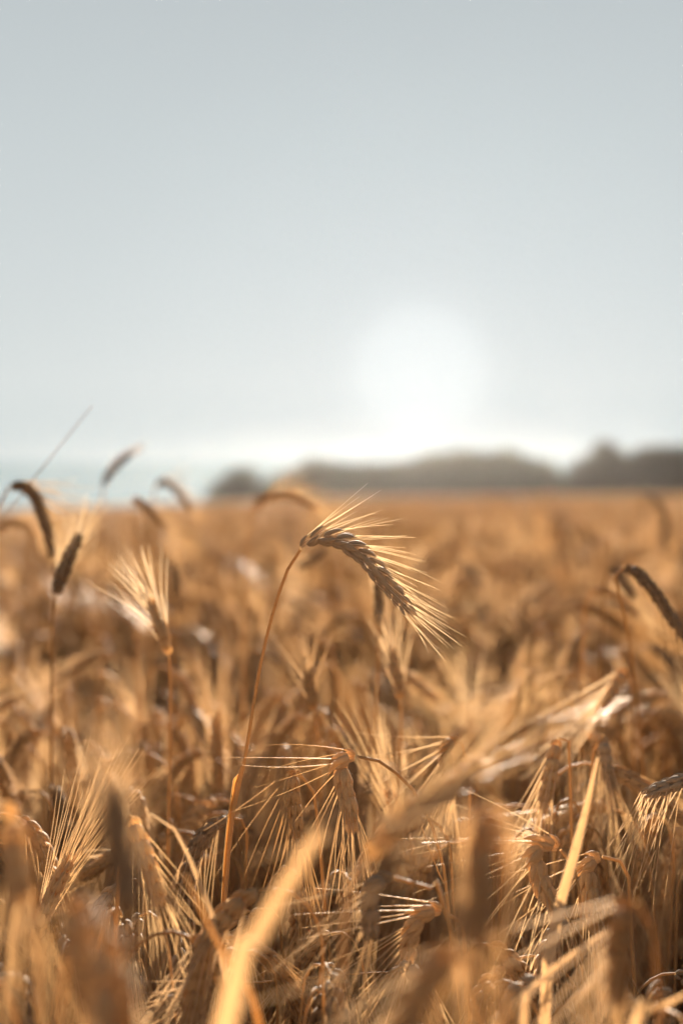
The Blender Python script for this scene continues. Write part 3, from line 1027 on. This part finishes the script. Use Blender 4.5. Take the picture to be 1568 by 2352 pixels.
def trunk_geo(x, y, z0, z1, r, rg):
    gq = Geo()
    P, _ = spline([(x, y, z0 - .2), (x + rg.normal(0, .1), y, z0 + (z1 - z0) * .4), (x + rg.normal(0, .2), y, z1)], 10)
    tube(gq, P, np.linspace(r, r * .35, 10), 8)
    for q in range(4):
        a = rg.uniform(0, 6.28)
        s = P[3 + q]
        Q, _ = spline([s, s + np.array((math.cos(a), math.sin(a), .9)) * (z1 - z0) * .16, s + np.array((math.cos(a) * 1.1, math.sin(a) * 1.1, 2.0)) * (z1 - z0) * .2], 6)
        tube(gq, Q, np.linspace(r * .4, r * .1, 6), 5)
    return gq


def tree(px, top, wpx, d, label, mat, seed, n=7000, low=.12):
    rg = np.random.default_rng(seed)
    x, y, zt = at(px, top, d)
    gz = float(ground(x, y))
    h = zt - gz
    w = wpx / FOC * d / 2
    e = bpy.data.objects.new('tree', None)
    COL.objects.link(e)
    e.location = (x, y, gz)
    tag(e, label, 'tree', 'trees at the far end of the field')
    trunk_geo(0, 0, 0, h * .75, h * .035, rg).obj('trunk', [M_BARK], e)
    crown_geo((0, 0, h * (.5 + low / 2)), (w, w * .8, h * (.5 - low / 2)), n, rg, leaf=h * .085, lobes=16).obj('crown', [mat], e, smooth=False)


D = 165
tree(556, 1074, 100, D, 'small dark round tree at the seaward end of the tree line', M_FOLD, 31)
tree(1430, 1012, 150, 135, 'dark domed tree beside the gap in the tree line', M_FOLD, 32, 9000)
tree(1520, 1008, 150, 135, 'darkest tall tree where the tree line leaves the picture', M_FOLD, 33, 9000)
tree(1352, 1052, 90, 137, 'lower dark tree sloping down to the gap in the tree line', M_FOLD, 34, 7000)
tree(1600, 1036, 120, 137, 'dark tree mostly outside the picture edge', M_FOLD, 35, 6000)
tree(1120, 1028, 170, D, 'broad olive tree forming the highest dome beneath the sun', M_FOL, 36, 9000)
tree(1205, 1046, 120, D, 'olive tree falling away from the broad dome towards the gap', M_FOL, 37)
tree(1030, 1042, 110, D, 'olive tree shouldering the broad dome on its sunward side', M_FOL, 38)
tree(715, 1064, 130, D, 'green tree standing up just inland of the small dark round tree', M_FOL, 39)

# the lower wood behind them, one mass
wg = Geo()
rg = np.random.default_rng(50)
prof = [(505, 1125), (560, 1105), (620, 1108), (680, 1088), (740, 1072), (800, 1078), (860, 1074), (930, 1068), (1000, 1058), (1060, 1050), (1150, 1045), (1220, 1066), (1285, 1090), (1340, 1070), (1420, 1045), (1500, 1040), (1700, 1050)]
for px in range(505, 1700, 20):
    tp = -8 - 6 * (700 < px < 1020) + np.interp(px, [q[0] for q in prof], [q[1] for q in prof]) + rg.normal(0, 5)
    x, y, zt = at(px, tp, 172 + rg.uniform(-4, 4))
    gz = float(ground(x, y))
    h = zt - gz
    c = crown_geo((x, y, gz + h * .48), (h * .45, h * .4, h * .52), 3600, rg, leaf=h * .14, lobes=10)
    merge(wg, c, 0)
tag(wg.obj('wood', [M_FOL], smooth=False), 'low hazy olive wood closing the far end of the field', 'wood', kind='stuff')

# ------------------------------------------------------------------ haze, added to stand in for lens glare around the sun
if True:
    hb = Geo()
    x0, x1, y0, y1, z0, z1 = -280, 280, -40, 245, -45, 3.1
    v = [(x0, y0, z0), (x1, y0, z0), (x1, y1, z0), (x0, y1, z0), (x0, y0, z1), (x1, y0, z1), (x1, y1, z1), (x0, y1, z1)]
    hb.add(v, [(0, 3, 2, 1), (4, 5, 6, 7), (0, 1, 5, 4), (1, 2, 6, 5), (2, 3, 7, 6), (3, 0, 4, 7)])
    hm = bpy.data.materials.new('glare_haze')
    hm.use_nodes = True
    t = hm.node_tree
    t.nodes.clear()
    out = N(t, 'ShaderNodeOutputMaterial')
    pv = N(t, 'ShaderNodeVolumePrincipled')
    pv.inputs['Color'].default_value = (.95, .92, .86, 1)
    pv.inputs['Density'].default_value = 0.000028
    pv.inputs['Anisotropy'].default_value = 0.82
    t.links.new(pv.outputs[0], out.inputs['Volume'])
    tag(hb.obj('haze', [hm], smooth=False), 'thin bright haze added over the field for the glare around the sun', 'haze', kind='stuff')
